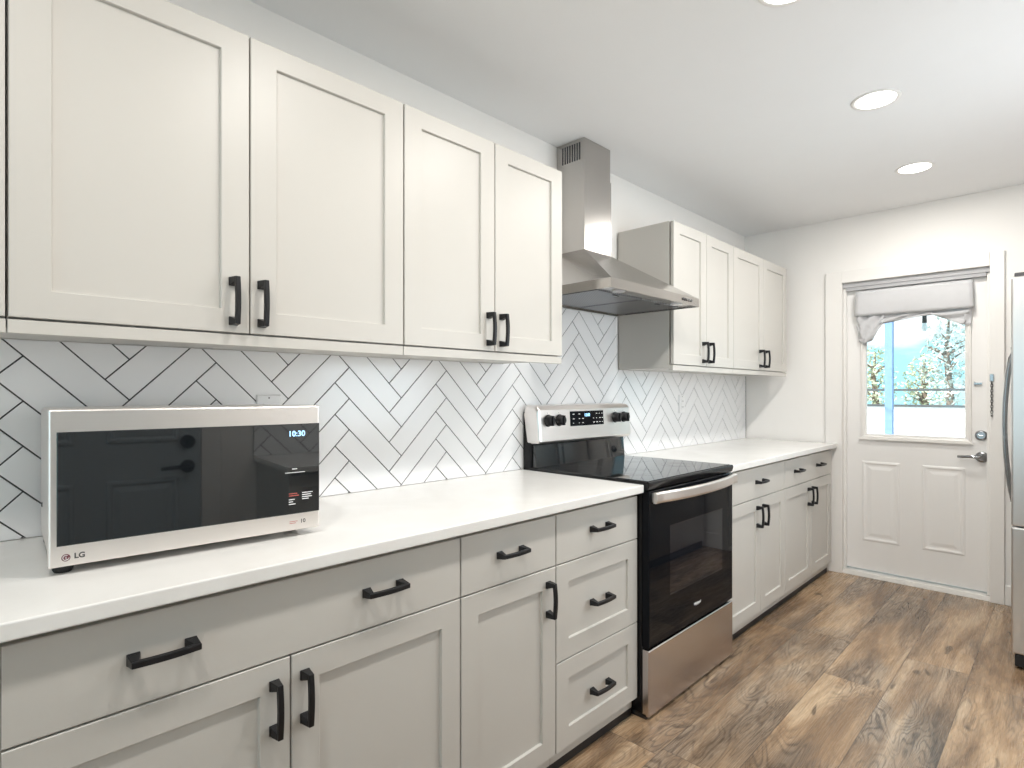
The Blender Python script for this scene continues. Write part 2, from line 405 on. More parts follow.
shift(MB().box(GX0, GX1, D1 + 0.018, D1 + 0.022, GZ0, GZ1), inv1).build('pane', 'glass', d1)
for (a, b) in ((0.778, 0.996), (1.114, 1.332)):
    p = MB()
    zb, zt = 0.235, 0.775
    p.rings([rect_y(D1 - h, a + i, b - i, zb + i, zt - i) for i, h in [(0, 0), (0.006, 0.004), (0.014, 0.005), (0.024, 0.001), (0.036, 0.0006), (0.056, 0.004), (0.062, 0.004)]], cap0=False)
    shift(p, inv1).build('raised_panel', 'door', d1)
lv = MB(); lc = (1.412, D1, 0.848)
lv.lathe([(0.031, 0), (0.033, -0.006), (0.028, -0.012), (0.013, -0.016), (0.012, -0.05), (0.0, -0.052)], lc, 'y')
shift(lv, inv1).build('lever_rose', 'chrome', d1, smooth=True)
lv = MB(); lv.tube([(1.418, D1 - 0.046, 0.848), (1.395, D1 - 0.052, 0.849), (1.36, D1 - 0.053, 0.851), (1.325, D1 - 0.050, 0.848), (1.300, D1 - 0.043, 0.846)], [0.011, 0.010, 0.0085, 0.0085, 0.008], 12)
shift(lv, inv1).build('lever_handle', 'chrome', d1, smooth=True)
db = MB(); db.lathe([(0.030, 0), (0.031, -0.006), (0.026, -0.012), (0.020, -0.013), (0.0, -0.013)], (1.408, D1, 0.978), 'y')
db.box(1.394, 1.422, D1 - 0.03, D1 - 0.012, 0.974, 0.982)
shift(db, inv1).build('deadbolt', 'chrome', d1, 0.001)
ck = MB().box(1.376, 1.412, D1 - 0.012, D1, 1.285, 1.297).box(1.376, 1.38, D1 - 0.014, D1, 1.278, 1.304)
shift(ck, inv1).build('chain_slot', 'chrome', d1, 0.001)

# the safety chain on the casing
ch = thing('door_chain', (1.462, DY - 0.019, 1.33), 'small dark safety chain hanging on the casing beside the deadbolt', 'chain')
MB().box(-0.010, 0.010, -0.008, 0.0, -0.028, 0.016).build('mount_plate', 'chrome', ch, 0.002)
lk = MB()
for k in range(12):
    z = -0.028 - k * 0.0155; pts = []
    for q in range(12):
        a = 2 * math.pi * q / 12
        u_, w_ = 0.0055 * math.cos(a), 0.0115 * math.sin(a)
        pts.append((u_ if k % 2 else u_ * 0.25, -0.0075 + (0 if k % 2 else u_ * 0.8), z + w_ - 0.008))
    lk.tube(pts, 0.0017, 6, closed=True)
lk.build('links', 'ink', ch, smooth=True)
MB().lathe([(0.0045, 0), (0.005, -0.008), (0.003, -0.014)], (0, -0.0075, -0.222), 'z', 12).build('slide_button', 'chrome', ch, smooth=True)

# window shade gathered over the door glass
SY = D1 - 0.012
sh = thing('window_shade', (1.06, SY, 1.70), 'grey fabric shade pinned up in swags over the door window', 'shade')
def cloth(name, grid, thick=0.003, mat='fabric'):
    """grid: rows of points -> thin cloth with real thickness"""
    mb = MB(); bm = mb.bm
    vs = [[bm.verts.new((p[0] - 1.06, p[1] - SY, p[2] - 1.70)) for p in row] for row in grid]
    for a, b in zip(vs, vs[1:]):
        for i in range(len(a) - 1): bm.faces.new((a[i], a[i + 1], b[i + 1], b[i]))
    o = mb.build(name, mat, sh, smooth=True)
    s_ = o.modifiers.new('solid', 'SOLIDIFY'); s_.thickness = thick; s_.offset = 0
    return o
rows = []
for j in range(9):
    t = j / 8; z = 1.918 - t * 0.166; row = []
    for i in range(25):
        s_ = i / 24; x = 0.752 + s_ * 0.618 - 0.006 * t * (1 - 2 * s_)
        row.append((x, SY - 0.034 - 0.007 * math.sin(t * math.pi) + 0.002 * math.sin(9 * s_ + 3 * t), z - 0.006 * s_ + 0.012 * s_ * (1 - t) * 0.3))
    rows.append(row)
cloth('valance', rows, 0.004)
MB().box(-0.305, 0.308, -0.034, 0.006, 0.200, 0.219).build('head_rail', 'fabric', sh, 0.003)
def swag(pts_top, pts_bot, n=14, depth=0.014, folds=3.0):
    g = []
    for j in range(8):
        t = j / 7; row = []
        for i in range(n + 1):
            s_ = i / n
            def ip(pts, s):
                k = min(int(s * (len(pts) - 1)), len(pts) - 2); f = s * (len(pts) - 1) - k
                return tuple(pts[k][q] * (1 - f) + pts[k + 1][q] * f for q in range(2))
            a, b = ip(pts_top, s_), ip(pts_bot, s_)
            row.append((a[0] * (1 - t) + b[0] * t, SY - 0.004 - depth * (0.5 + 0.5 * math.sin(folds * 2 * math.pi * (0.6 * t + 0.5 * s_))), a[1] * (1 - t) + b[1] * t))
        g.append(row)
    return g
cloth('left_swag', swag([(0.752, 1.752), (0.83, 1.757), (0.92, 1.762)], [(0.790, 1.560), (0.84, 1.585), (0.905, 1.690)], folds=3.2, depth=0.030))
cloth('left_tail', swag([(0.752, 1.70), (0.775, 1.66), (0.80, 1.63)], [(0.765, 1.585), (0.785, 1.57), (0.815, 1.545)], 8, 0.012, 2.0))
cloth('middle_swag', swag([(0.90, 1.757), (1.04, 1.765), (1.16, 1.768)], [(0.885, 1.690), (1.03, 1.712), (1.175, 1.728)], folds=2.4, depth=0.022))
cloth('right_swag', swag([(1.145, 1.768), (1.26, 1.758), (1.362, 1.745)], [(1.17, 1.728), (1.25, 1.690), (1.325, 1.648)], folds=2.2, depth=0.026))
cloth('right_tail', swag([(1.335, 1.748), (1.362, 1.745), (1.366, 1.742)], [(1.325, 1.655), (1.338, 1.648), (1.362, 1.652)], 6, 0.014, 1.0))

# ------------------------------------------------------------------ herringbone backsplash
def clip_poly(poly, x0, x1, y0, y1):
    def cl(pl, f, inter):
        out = []
        for i, p in enumerate(pl):
            q = pl[i - 1]
            if f(p):
                if not f(q): out.append(inter(q, p))
                out.append(p)
            elif f(q): out.append(inter(q, p))
        return out
    def ix(v): return lambda a, b: (v, a[1] + (b[1] - a[1]) * (v - a[0]) / (b[0] - a[0]))
    def iy(v): return lambda a, b: (a[0] + (b[0] - a[0]) * (v - a[1]) / (b[1] - a[1]), v)
    for f, it in ((lambda p: p[0] >= x0, ix(x0)), (lambda p: p[0] <= x1, ix(x1)), (lambda p: p[1] >= y0, iy(y0)), (lambda p: p[1] <= y1, iy(y1))):
        poly = cl(poly, f, it)
        if len(poly) < 3: return []
    return poly

def herringbone(regions, y_ref, z_ref, to3d, name, label, mat_side=None):
    w, n, g = 0.0762, 4, 0.0034
    mb = MB(); r2 = math.sqrt(0.5)
    ylo = min(r[0] for r in regions); yhi = max(r[1] for r in regions); zlo = min(r[2] for r in regions); zhi = max(r[3] for r in regions)
    for m in range(-14, 15):
        for k in range(-60, 60):
            for horiz in (0, 1):
                a0, b0 = (k + n * m), (k - n * m)
                if horiz: A0, A1, B0, B1 = a0, a0 + n, b0, b0 + 1
                else: A0, A1, B0, B1 = a0, a0 + 1, b0 + 1, b0 + 1 + n
                A0, A1, B0, B1 = A0 * w + g / 2, A1 * w - g / 2, B0 * w + g / 2, B1 * w - g / 2
                poly = [((a - b) * r2 + y_ref, (a + b) * r2 + z_ref) for a, b in ((A0, B0), (A1, B0), (A1, B1), (A0, B1))]
                if max(p[0] for p in poly) < ylo or min(p[0] for p in poly) > yhi or max(p[1] for p in poly) < zlo or min(p[1] for p in poly) > zhi: continue
                for (y0, y1, z0, z1) in regions:
                    pl = clip_poly(poly, y0, y1, z0, z1)
                    if len(pl) < 3: continue
                    cy = sum(p[0] for p in pl) / len(pl); cz = sum(p[1] for p in pl) / len(pl)
                    top = []
                    for p in pl:
                        d = Vector((cy - p[0], cz - p[1])); L = d.length or 1
                        e = min(0.0012, L * 0.3)
                        on_edge = abs(p[0] - y0) < 1e-6 or abs(p[0] - y1) < 1e-6 or abs(p[1] - z0) < 1e-6 or abs(p[1] - z1) < 1e-6
                        e = 0 if on_edge else e
                        top.append((p[0] + d.x / L * e, p[1] + d.y / L * e))
                    mb.rings([[to3d(0.004, *p) for p in pl], [to3d(0.0078, *p) for p in pl], [to3d(0.0086, *p) for p in top]])
    o = mb.build(name, 'tile')
    gb = MB()
    for (y0, y1, z0, z1) in regions:
        a = [to3d(0.0, y0, z0), to3d(0.0, y1, z0), to3d(0.0, y1, z1), to3d(0.0, y0, z1)]
        b = [to3d(0.0066, y0, z0), to3d(0.0066, y1, z0), to3d(0.0066, y1, z1), to3d(0.0066, y0, z1)]
        gb.hexa(a, b)
    gb.build('grout', 'grout', o)
    return tag(o, label, 'backsplash')

herringbone([(-0.62, 1.779, CT + 0.001, 1.362), (1.779, 2.664, CT + 0.001, 1.652), (2.664, DY - 0.006, CT + 0.001, 1.362)], 1.2415, 0.893,
            lambda d, y, z: (0.0005 + d, y, z), 'tile_backsplash', 'white herringbone tile backsplash with dark grout along the left wall')
tag(MB().box(0.0005, 0.010, DY - 0.006, DY - 0.001, CT + 0.001, 1.362).build('tile_edge_strip', 'ink'), 'thin dark metal edge strip ending the herringbone tiles in the corner', 'trim')

# ------------------------------------------------------------------ cabinets
def pull(parent, x, y, z, axis, L=0.125):
    """black arched bar pull; axis 'z' upright, 'y' level"""
    mb = MB(); h = L / 2
    def P(t, s, o):   # t along, s across, o outward
        return (x + o, y + s, z + t) if axis == 'z' else (x + o, y + t, z + s)
    for sg in (-1, 1):
        t0, t1 = sg * h, sg * (h - 0.021)
        q0, q1 = sg * (h - 0.001), sg * (h - 0.013)
        mb.hexa([P(t0, -0.0105, 0.0), P(t1, -0.0105, 0.0), P(t1, 0.0105, 0.0), P(t0, 0.0105, 0.0)],
                [P(t0, -0.0105, 0.005), P(t1, -0.0105, 0.005), P(t1, 0.0105, 0.005), P(t0, 0.0105, 0.005)])
        mb.hexa([P(t0, -0.0095, 0.005), P(t1, -0.0095, 0.005), P(t1, 0.0095, 0.005), P(t0, 0.0095, 0.005)],
                [P(q0, -0.0062, 0.029), P(q1, -0.0062, 0.029), P(q1, 0.0062, 0.029), P(q0, 0.0062, 0.029)])
    n = 10; loops = []
    for i in range(n + 1):
        t = -h + 0.001 + (L - 0.002) * i / n; b = 0.0045 * math.sin(math.pi * i / n)
        loops.append([P(t, -0.0062, 0.024 + b), P(t, 0.0062, 0.024 + b), P(t, 0.0055, 0.034 + b), P(t, -0.0055, 0.034 + b)])
    mb.rings(loops)
    return mb.build('handle', 'black', parent, 0.0012)

def shaker(name, parent, xf, y0, y1, z0, z1, stile=0.062, flat=False, mat='cab', rail=None):
    mb = MB(); t = 0.0165; g = 0.0019
    y0 += g; y1 -= g; z0 += g; z1 -= g
    rail = rail or stile
    loops = [rect_x(xf - t, y0, y1, z0, z1), rect_x(xf - 0.0015, y0, y1, z0, z1), rect_x(xf, y0 + 0.0015, y1 - 0.0015, z0 + 0.0015, z1 - 0.0015)]
    if not flat:
        def r(d, i): return rect_x(xf - d, y0 + stile + i, y1 - stile - i, z0 + rail + i, z1 - rail - i)
        loops += [r(0, 0), r(0.0015, 0.0012), r(0.0085, 0.0022), r(0.0088, 0.006)]
    mb.rings(loops)
    return mb.build(name, mat, parent)

def cabinet(name, x, y0, y1, z0, z1, depth_face, label, group, zone, toe=False, cat='cabinet'):
    """carcass; returns (thing, to-local offsets)"""
    o = thing(name, (0, y0, z0), label, cat, group)
    mb = MB().box(0.0105, depth_face - 0.026, 0.0006, (y1 - y0) - 0.0006, 0.0 if not toe else 0.030, z1 - z0)
    mb.build('body', 'cab', o, 0.001)
    if toe:
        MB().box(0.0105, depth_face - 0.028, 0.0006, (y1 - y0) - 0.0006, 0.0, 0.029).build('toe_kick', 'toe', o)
    return o

BT = 0.857        # underside of the worktop
DB, DT = 0.074, 0.845   # bottom and top of the base fronts
SPL = 0.681       # line under the top drawers
def hz(o, y): return y - o.location.y
def base_unit(y0, y1, label, split=None, drawer_pulls=(), doors=(), drawers=None):
    """doors: (ya, yb, handle_y or None); drawers: list of (z0, z1, flat)"""
    o = cabinet('base_cabinet', 0, y0, y1, 0.0, BT, FX, label, 'base cabinets on the left wall', None, toe=True)
    f0, f1 = 0.0, y1 - y0
    if drawers is None:
        d = shaker('drawer', o, FX, f0, f1, SPL, DT, flat=True)
        for hy in drawer_pulls: pull(d, FX, hy - y0, 0.768, 'y', 0.113)
        for ya, yb, hy in doors:
            dd = shaker('door', o, FX, ya - y0, yb - y0, DB, SPL)
            if hy is not None: pull(dd, FX, hy - y0, 0.585, 'z', 0.113)
    else:
        for za, zb, flat, hzv in drawers:
            d = shaker('drawer', o, FX, f0, f1, za, zb, flat=flat)
            for hy in drawer_pulls: pull(d, FX, hy - y0, hzv, 'y', 0.113)
    return o
base_unit(-0.61, 0.079, 'greige base cabinet left of the wide drawer unit, mostly out of view', drawer_pulls=(-0.26,), doors=((-0.61, -0.265, -0.30), (-0.265, 0.079, -0.23)))
base_unit(0.080, 1.012, 'widest greige base cabinet under the microwave, with two pulls on one drawer', drawer_pulls=(0.302, 0.768), doors=((0.080, 0.541, 0.505), (0.541, 1.012, 0.571)))
base_unit(1.013, 1.4125, 'narrow greige base cabinet with a single door under one drawer', drawer_pulls=(1.203,), doors=((1.013, 1.4125, 1.372),))
base_unit(1.4135, 1.895, 'greige base cabinet of three stacked drawers beside the range', drawer_pulls=(1.648,), drawers=[(SPL, DT, True, 0.768), (0.364, SPL, False, 0.517), (DB, 0.364, False, 0.212)])
base_unit(2.664, 3.4635, 'greige base cabinet with one drawer pull right of the range', drawer_pulls=(3.085,), doors=((2.664, 3.105, 3.052), (3.105, 3.4635, 3.130)))
base_unit(3.4645, 4.355, 'far greige base cabinet beside the white door, with two drawer pulls', drawer_pulls=(3.668, 4.080), doors=((3.4645, 3.935, 3.868), (3.935, 4.355, 3.945)))
tag(MB().box(0.0105, FX - 0.025, 4.356, DY - 0.002, 0.0, BT).build('filler_panel', 'cab', None, 0.001), 'slim greige filler panel between the far base cabinet and the end wall', 'panel')

UB, UT, UD = 1.363, 2.118, 1.380
def upper_unit(y0, y1, label, doors):
    o = cabinet('wall_cabinet', 0, y0, y1, UB, UT, UX, label, 'wall cabinets on the left wall', None)
    MB().box(UX - 0.0258, UX - 0.004, 0.0008, y1 - y0 - 0.0008, -0.012, 0.0145).build('bottom_rail', 'cab', o, 0.001)
    for ya, yb, hy in doors:
        d = shaker('door', o, UX, ya - y0, yb - y0, UD - UB, UT - UB, stile=0.064, rail=0.055)
        if hy is not None: pull(d, UX, hy - y0, 1.457 - UB, 'z', 0.116)
    return o
upper_unit(-0.62, 0.1085, 'greige wall cabinet at the left edge of the picture, only a sliver showing', [(-0.62, -0.26, -0.30), (-0.26, 0.1085, -0.22)])
upper_unit(0.1095, 1.017, 'large greige wall cabinet over the microwave, widest pair of doors', [(0.1095, 0.561, 0.521), (0.561, 1.017, 0.589)])
upper_unit(1.018, 1.776, 'greige wall cabinet just left of the steel hood', [(1.018, 1.402, 1.370), (1.402, 1.776, 1.433)])
upper_unit(2.667, 3.392, 'greige wall cabinet just right of the steel hood, its side panel showing', [(2.667, 3.036, 2.992), (3.036, 3.392, 3.062)])
upper_unit(3.393, 4.290, 'farthest greige wall cabinet, near the corner by the door', [(3.393, 3.862, 3.795), (3.862, 4.290, 3.880)])

# ------------------------------------------------------------------ worktops
tag(MB().box(0.0105, 0.645, -0.62, 1.892, 0.8585, CT).build('countertop', 'quartz', None, 0.003), 'long white quartz countertop under the microwave, left of the range', 'countertop', 'white quartz countertops')
tag(MB().box(0.0105, 0.645, 2.663, DY - 0.020, 0.8585, CT).build('countertop', 'quartz', None, 0.003), 'short white quartz countertop between the range and the door wall', 'countertop', 'white quartz countertops')

# ------------------------------------------------------------------ outlets on the tiles
def outlet(y, z, label, group, double):
    o = thing('wall_outlet', (0.0092, y, z), label, 'outlet', group)
    h, wd = 0.058, 0.037
    MB().rings([rect_x(0, -wd, wd, -h, h), rect_x(0.004, -wd, wd, -h, h), rect_x(0.0062, -wd + .003, wd - .003, -h + .003, h - .003)]).build('cover_plate', 'plastic', o)
    rc = MB().rings([rect_x(0.006, -0.0175, 0.0175, -0.034, 0.034), rect_x(0.0085, -0.017, 0.017, -0.0335, 0.0335)]).build('receptacle', 'plastic', o)
    for s_ in (-1, 1):
        for q in (-1, 1): MB().box(0.0084, 0.0089, q * 0.0065 - 0.0013, q * 0.0065 + 0.0013, s_ * 0.018 - 0.004, s_ * 0.018 + 0.005).build('slot', 'ink', rc)
    MB().box(0.006, 0.0072, -0.002, 0.002, 0.046, 0.050).build('screw', 'ink', o)
    return o
outlet(0.746, 1.172, 'white outlet peeking above the microwave', 'outlets on the tiles', True)
outlet(3.385, 1.163, 'white outlet on the tiles under the right wall cabinets', 'outlets on the tiles', True)

# ------------------------------------------------------------------ microwave
mwx, mwy = 0.426, 0.161
th = -math.radians(4.0)
mw = thing('microwave', (mwx, mwy, CT), 'stainless countertop microwave with a black glass front, showing 10:30', 'microwave', rz=th)
# local frame: +x out of the front, +y along the front, z up; front face at x = 0
MW, MD, MZ0, MZ1 = 0.524, 0.365, 0.016, 0.316
MB().box(-MD, -0.026, 0.004, MW - 0.004, MZ0, MZ1 - 0.002).build('body', 'steel_l', mw, 0.010, seg=3)
fb = MB(); fb.rings([rect_x(-0.026, 0, MW, MZ0, MZ1), rect_x(-0.003, 0, MW, MZ0, MZ1), rect_x(0, 0.003, MW - 0.003, MZ0 + 0.003, MZ1 - 0.003)])
fb.build('front_frame', 'steel_l', mw, 0.0015)
MB().rings([rect_x(0.0, 0.0125, MW - 0.002, 0.0565, 0.2725), rect_x(0.0022, 0.0125, MW - 0.002, 0.0565, 0.2725), rect_x(0.003, 0.0135, MW - 0.003, 0.0575, 0.2715)]).build('glass_front', 'mglass', mw)
text('clock_display', '10:30', 0.0185, (0.0032, 0.466, 0.2485), 'bluelcd', mw)
def line(name, x, y0_, y1_, z_, h, mat, par):
    MB().box(x, x + 0.0004, y0_, y1_, z_ - h / 2, z_ + h / 2).build(name, mat, par)
line('timer_line', 0.003, 0.438, 0.486, 0.1560, 0.0014, 'whiteink', mw)
line('timer_caption', 0.003, 0.455, 0.467, 0.1645, 0.0022, 'whiteink', mw)
for r_ in range(4): line('button_caption', 0.003, 0.479, 0.479 + (0.026, 0.022, 0.024, 0.016)[r_], 0.1055 - r_ * 0.005, 0.002, 'whiteink', mw)
for r_ in range(2): line('warning_caption', 0.003, 0.447, 0.447 + (0.020, 0.024)[r_], 0.1055 - r_ * 0.005, 0.002, 'redink', mw)
for r_ in range(3): line('button_caption', 0.003, 0.447, 0.447 + (0.014, 0.010, 0.016)[r_], 0.0915 - r_ * 0.0055, 0.002, 'whiteink', mw)
MB().lathe([(0.0070, 0.0), (0.0070, 0.0005), (0.0, 0.0006)], (0.0, 0.0265, 0.0335), 'x', 24).build('round_emblem', 'red', mw)
em = MB(); em.tube([(0.0008, 0.0265 + 0.0048 * math.cos(a), 0.0335 + 0.0048 * math.sin(a)) for a in [math.radians(60 + 30 * k) for k in range(11)]], 0.0006, 6)
em.tube([(0.0008, 0.0265, 0.0355), (0.0008, 0.0265, 0.0305), (0.0008, 0.0292, 0.0305)], 0.0006, 6)
em.build('emblem_lines', 'whiteink', mw)
text('logo', 'LG', 0.0140, (0.0004, 0.0475, 0.0345), 'ink', mw, bold=0.035)
for r_ in range(2): line('feature_caption', 0.0, 0.450, 0.450 + (0.019, 0.015)[r_], 0.038 - r_ * 0.004, 0.0012, 'redink', mw)
text('guarantee_mark', '10', 0.013, (0.0004, 0.482, 0.0365), 'ink', mw)
for y_ in (0.024, MW - 0.045):
    for x_ in (-0.035 if y_ < 0.1 else -0.075, -MD + 0.05):
        MB().lathe([(0.014, 0.0), (0.017, 0.006), (0.017, MZ0 + 0.002)], (x_, y_, 0.0), 'z', 16).build('foot', 'rubber', mw)
MB().lathe([(0.006, 0.0035), (0.006, 0.0), (0.0045, -0.002)], (-MD + 0.07, 0.004, 0.095), 'y', 14).build('side_screw', 'ink', mw)

# ------------------------------------------------------------------ range
RY0, RY1 = 1.8985, 2.648
rg = thing('range', (0.0, RY0, 0.0), 'freestanding black glass and stainless electric range between the countertops', 'range')
RWD = RY1 - RY0
MB().box(0.012, 0.631, 0.001, RWD - 0.001, 0.020, 0.868).build('body', 'enamel', rg, 0.002)
ftm = [(0.06, 0.05), (0.06, RWD - 0.05), (0.575, 0.05), (0.575, RWD - 0.05)]
for fx_, fy_ in ftm: MB().lathe([(0.016, 0), (0.016, 0.03)], (fx_, fy_, 0), 'z', 12).build('foot', 'rubber', rg)
MB().box(0.02, 0.648, 0.003, RWD - 0.003, 0.001, 0.0185).build('base_skirt', 'toe', rg)
ck = MB(); ck.rings([[(0.052, 0.0, 0.868), (0.658, 0.0, 0.868), (0.658, RWD, 0.868), (0.052, RWD, 0.868)],
                     [(0.050, 0.0, 0.892), (0.664, 0.0, 0.892), (0.664, RWD, 0.892), (0.050, RWD, 0.892)],
                     [(0.054, 0.004, 0.8985), (0.660, 0.004, 0.8985), (0.660, RWD - 0.004, 0.8985), (0.054, RWD - 0.004, 0.8985)]])
ck.build('cooktop', 'enamel', rg, 0.002)
ckg = MB().box(0.080, 0.650, 0.014, RWD - 0.014, 0.898, 0.9005).build('cooktop_glass', 'mglass', rg)
for (bx, by, r_) in ((0.22, 0.19, 0.075), (0.22, RWD - 0.19, 0.095), (0.48, 0.20, 0.105), (0.48, RWD - 0.20, 0.075)):
    for rr in (r_, r_ * 0.62):
        MB().tube([(bx + rr * math.cos(2 * math.pi * k / 48), by + rr * math.sin(2 * math.pi * k / 48), 0.9003) for k in range(48)], 0.0004, 5, closed=True).build('burner_ring', 'dark', ckg)
# backguard: black frame, black glass foot and the steel control panel
bgm = MB().box(0.013, 0.060, 0.002, RWD - 0.002, 0.868, 1.150)
bgm.build('backguard', 'enamel', rg, 0.004)
bf = MB(); bf.hexa([(0.060, 0.012, 0.8985), (0.086, 0.012, 0.8985), (0.086, RWD - 0.030, 0.8985), (0.060, RWD - 0.030, 0.8985)],
                   [(0.060, 0.012, 1.000), (0.076, 0.012, 1.000), (0.076, RWD - 0.030, 1.000), (0.060, RWD - 0.030, 1.000)])
bf.build('backguard_glass', 'mglass', rg, 0.002)
def cpl(y, e=0.0): return [(0.020, y, 1.138), (0.050 - e, y, 1.004 + e), (0.104 - e, y, 1.006 + e), (0.116 - e, y, 1.016 + e), (0.106 - e, y, 1.158 - e), (0.092 - e, y, 1.176 - e), (0.030, y, 1.181 - e)]
pn = MB(); pn.rings([cpl(-0.001, 0.010), cpl(0.004, 0.003), cpl(0.012), cpl(RWD - 0.026), cpl(RWD - 0.016, 0.003), cpl(RWD - 0.010, 0.010)])
pnl = pn.build('control_panel', 'steel_l', rg, 0.002)
def px(z): return 0.116 - (z - 1.016) * 0.010 / 0.142
ds = MB(); ds.rings([[(px(z) + h, y, z) for (y, z) in ((0.222, 1.078), (0.488, 1.078), (0.488, 1.148), (0.222, 1.148))] for h in (-0.001, 0.0022)])
dsp = ds.build('display', 'bglass', pnl, 0.0006)
text('clock_digits', '12:00', 0.020, (px(1.125) + 0.0026, 0.352, 1.128), 'bluelcd', dsp)
rng = random.Random(3)
for yy in (0.240, 0.285, 0.312, 0.400, 0.425, 0.450, 0.472):
    for zz in (1.092, 1.112, 1.134):
        if 0.30 < yy < 0.41 and zz > 1.12: continue
        ww = rng.choice((0.006, 0.010, 0.013)); line('key_caption', px(zz) + 0.0022, yy, yy + ww, zz, 0.003, 'whiteink', dsp)
for ky in (0.061, 0.140, 0.590, 0.668):
    kn = MB(); xk = px(1.110)
    kn.lathe([(0.027, 0.0), (0.028, 0.004), (0.024, 0.010), (0.022, 0.026), (0.019, 0.029), (0.0, 0.029)], (xk, ky, 1.110), 'x', 24)
    kn.hexa([(xk + 0.010, ky - 0.006, 1.086), (xk + 0.010, ky + 0.006, 1.086), (xk + 0.010, ky + 0.006, 1.134), (xk + 0.010, ky - 0.006, 1.134)],
            [(xk + 0.036, ky - 0.004, 1.088), (xk + 0.036, ky + 0.004, 1.088), (xk + 0.036, ky + 0.004, 1.132), (xk + 0.036, ky - 0.004, 1.132)])
    kb = kn.build('knob', 'black', pnl, 0.0008)
    for a in (-60, 0, 60): MB().box(px(1.147), px(1.147) + 0.0004, ky + 0.030 * math.sin(math.radians(a)) - 0.001, ky + 0.030 * math.sin(math.radians(a)) + 0.001, 1.110 + 0.034 * math.cos(math.radians(a)) - 0.002, 1.110 + 0.034 * math.cos(math.radians(a)) + 0.002).build('dial_mark', 'ink', kb)
# oven door
OXF = 0.660
od = MB(); od.rings([rect_x(0.632, 0.004, RWD - 0.004, 0.272, 0.862), rect_x(OXF - 0.003, 0.004, RWD - 0.004, 0.272, 0.862), rect_x(OXF, 0.007, RWD - 0.007, 0.275, 0.859)])
ov = od.build('oven_door', 'bglass', rg)
MB().rings([rect_x(OXF, 0.160, 0.636, 0.434, 0.712), rect_x(OXF + 0.0006, 0.160, 0.636, 0.434, 0.712), rect_x(OXF + 0.0006, 0.163, 0.633, 0.437, 0.709), rect_x(OXF + 0.0002, 0.164, 0.632, 0.438, 0.708)]).build('oven_window', 'ovenglass', ov)
hd = MB(); loops = []
n = 16
for i in range(n + 1):
    s_ = i / n; y_ = 0.020 + (RWD - 0.024) * s_; b = 0.052 * math.sin(math.pi * s_) ** 0.55 if 0 < s_ < 1 else 0.0
    b = max(b, 0.020); xh = OXF + b
    zc_ = 0.838
    loops.append([(xh - 0.012, y_, zc_ - 0.021), (xh + 0.001, y_, zc_ - 0.021), (xh + 0.005, y_, zc_ - 0.012), (xh + 0.005, y_, zc_ + 0.016), (xh, y_, zc_ + 0.021), (xh - 0.012, y_, zc_ + 0.021)])
hd.rings(loops)
hd.box(OXF, OXF + 0.022, 0.022, 0.044, 0.822, 0.856).box(OXF, OXF + 0.022, RWD - 0.030, RWD - 0.008, 0.822, 0.856)
hd.build('oven_handle', 'steel_l', ov, 0.0015)
text('logo', 'Whirlpool', 0.0145, (OXF + 0.0004, 0.392, 0.345), 'whiteink', ov, shear=0.25)
sw = MB(); sw.tube([(OXF + 0.0006, 0.392 + 0.027 * math.cos(a), 0.3455 + 0.0085 * math.sin(a)) for a in [math.radians(200 + 14 * k) for k in range(13)]], 0.0004, 6)
sw.build('logo_swirl', 'whiteink', ov)
dr = MB(); dr.rings([rect_x(0.632, 0.003, RWD - 0.003, 0.012, 0.262), rect_x(OXF - 0.002, 0.003, RWD - 0.003, 0.012, 0.262), rect_x(OXF + 0.001, 0.006, RWD - 0.006, 0.015, 0.259)])
dr.build('storage_drawer', 'drawer_steel', rg, 0.0015)

# ------------------------------------------------------------------ hood
HB, HX = 1.655, 0.492
hh = thing('range_hood', (0.0, RY0, HB), 'stainless chimney range hood over the black range', 'range hood')
CY0, CY1, CX1, CZ = 0.250, 0.468, 0.172, 1.906 - HB
hb = MB()
hb.rings([[(0.0105, 0.0, 0.0), (HX, 0.0, 0.0), (HX, RWD, 0.0), (0.0105, RWD, 0.0)],
          [(0.0105, 0.0, 0.040), (HX, 0.0, 0.040), (HX, RWD, 0.040), (0.0105, RWD, 0.040)],
          [(0.0105, CY0 - 0.002, CZ), (CX1 + 0.002, CY0 - 0.002, CZ), (CX1 + 0.002, CY1 + 0.002, CZ), (0.0105, CY1 + 0.002, CZ)]], cap0=False)
canopy = hb.build('canopy', 'steel', hh)
so = canopy.modifiers.new('solid', 'SOLIDIFY'); so.thickness = 0.0015; so.offset = -1
MB().box(0.001, CX1, CY0, CY1, CZ - 0.006, 2.27 - HB).build('chimney_cover', 'steel_v', hh, 0.0015)
ch2 = MB().box(0.001, CX1 - 0.004, CY0 + 0.003, CY1 - 0.003, 2.26 - HB, CEIL - HB - 0.001).build('upper_chimney', 'steel_v', hh, 0.0015)
for k in range(8): MB().box(0.036 + k * 0.0145, 0.0435 + k * 0.0145, CY0 + 0.0022, CY0 + 0.0034, 2.333 - HB, 2.415 - HB).build('vent_slot', 'dark', ch2)
for k in range(8): MB().box(0.036 + k * 0.0145, 0.0435 + k * 0.0145, CY1 - 0.0034, CY1 - 0.0022, 2.333 - HB, 2.415 - HB).build('vent_slot', 'dark', ch2)
MB().box(0.012, HX - 0.002, 0.002, RWD - 0.002, 0.008, 0.014).build('bottom_panel', 'steel', hh)
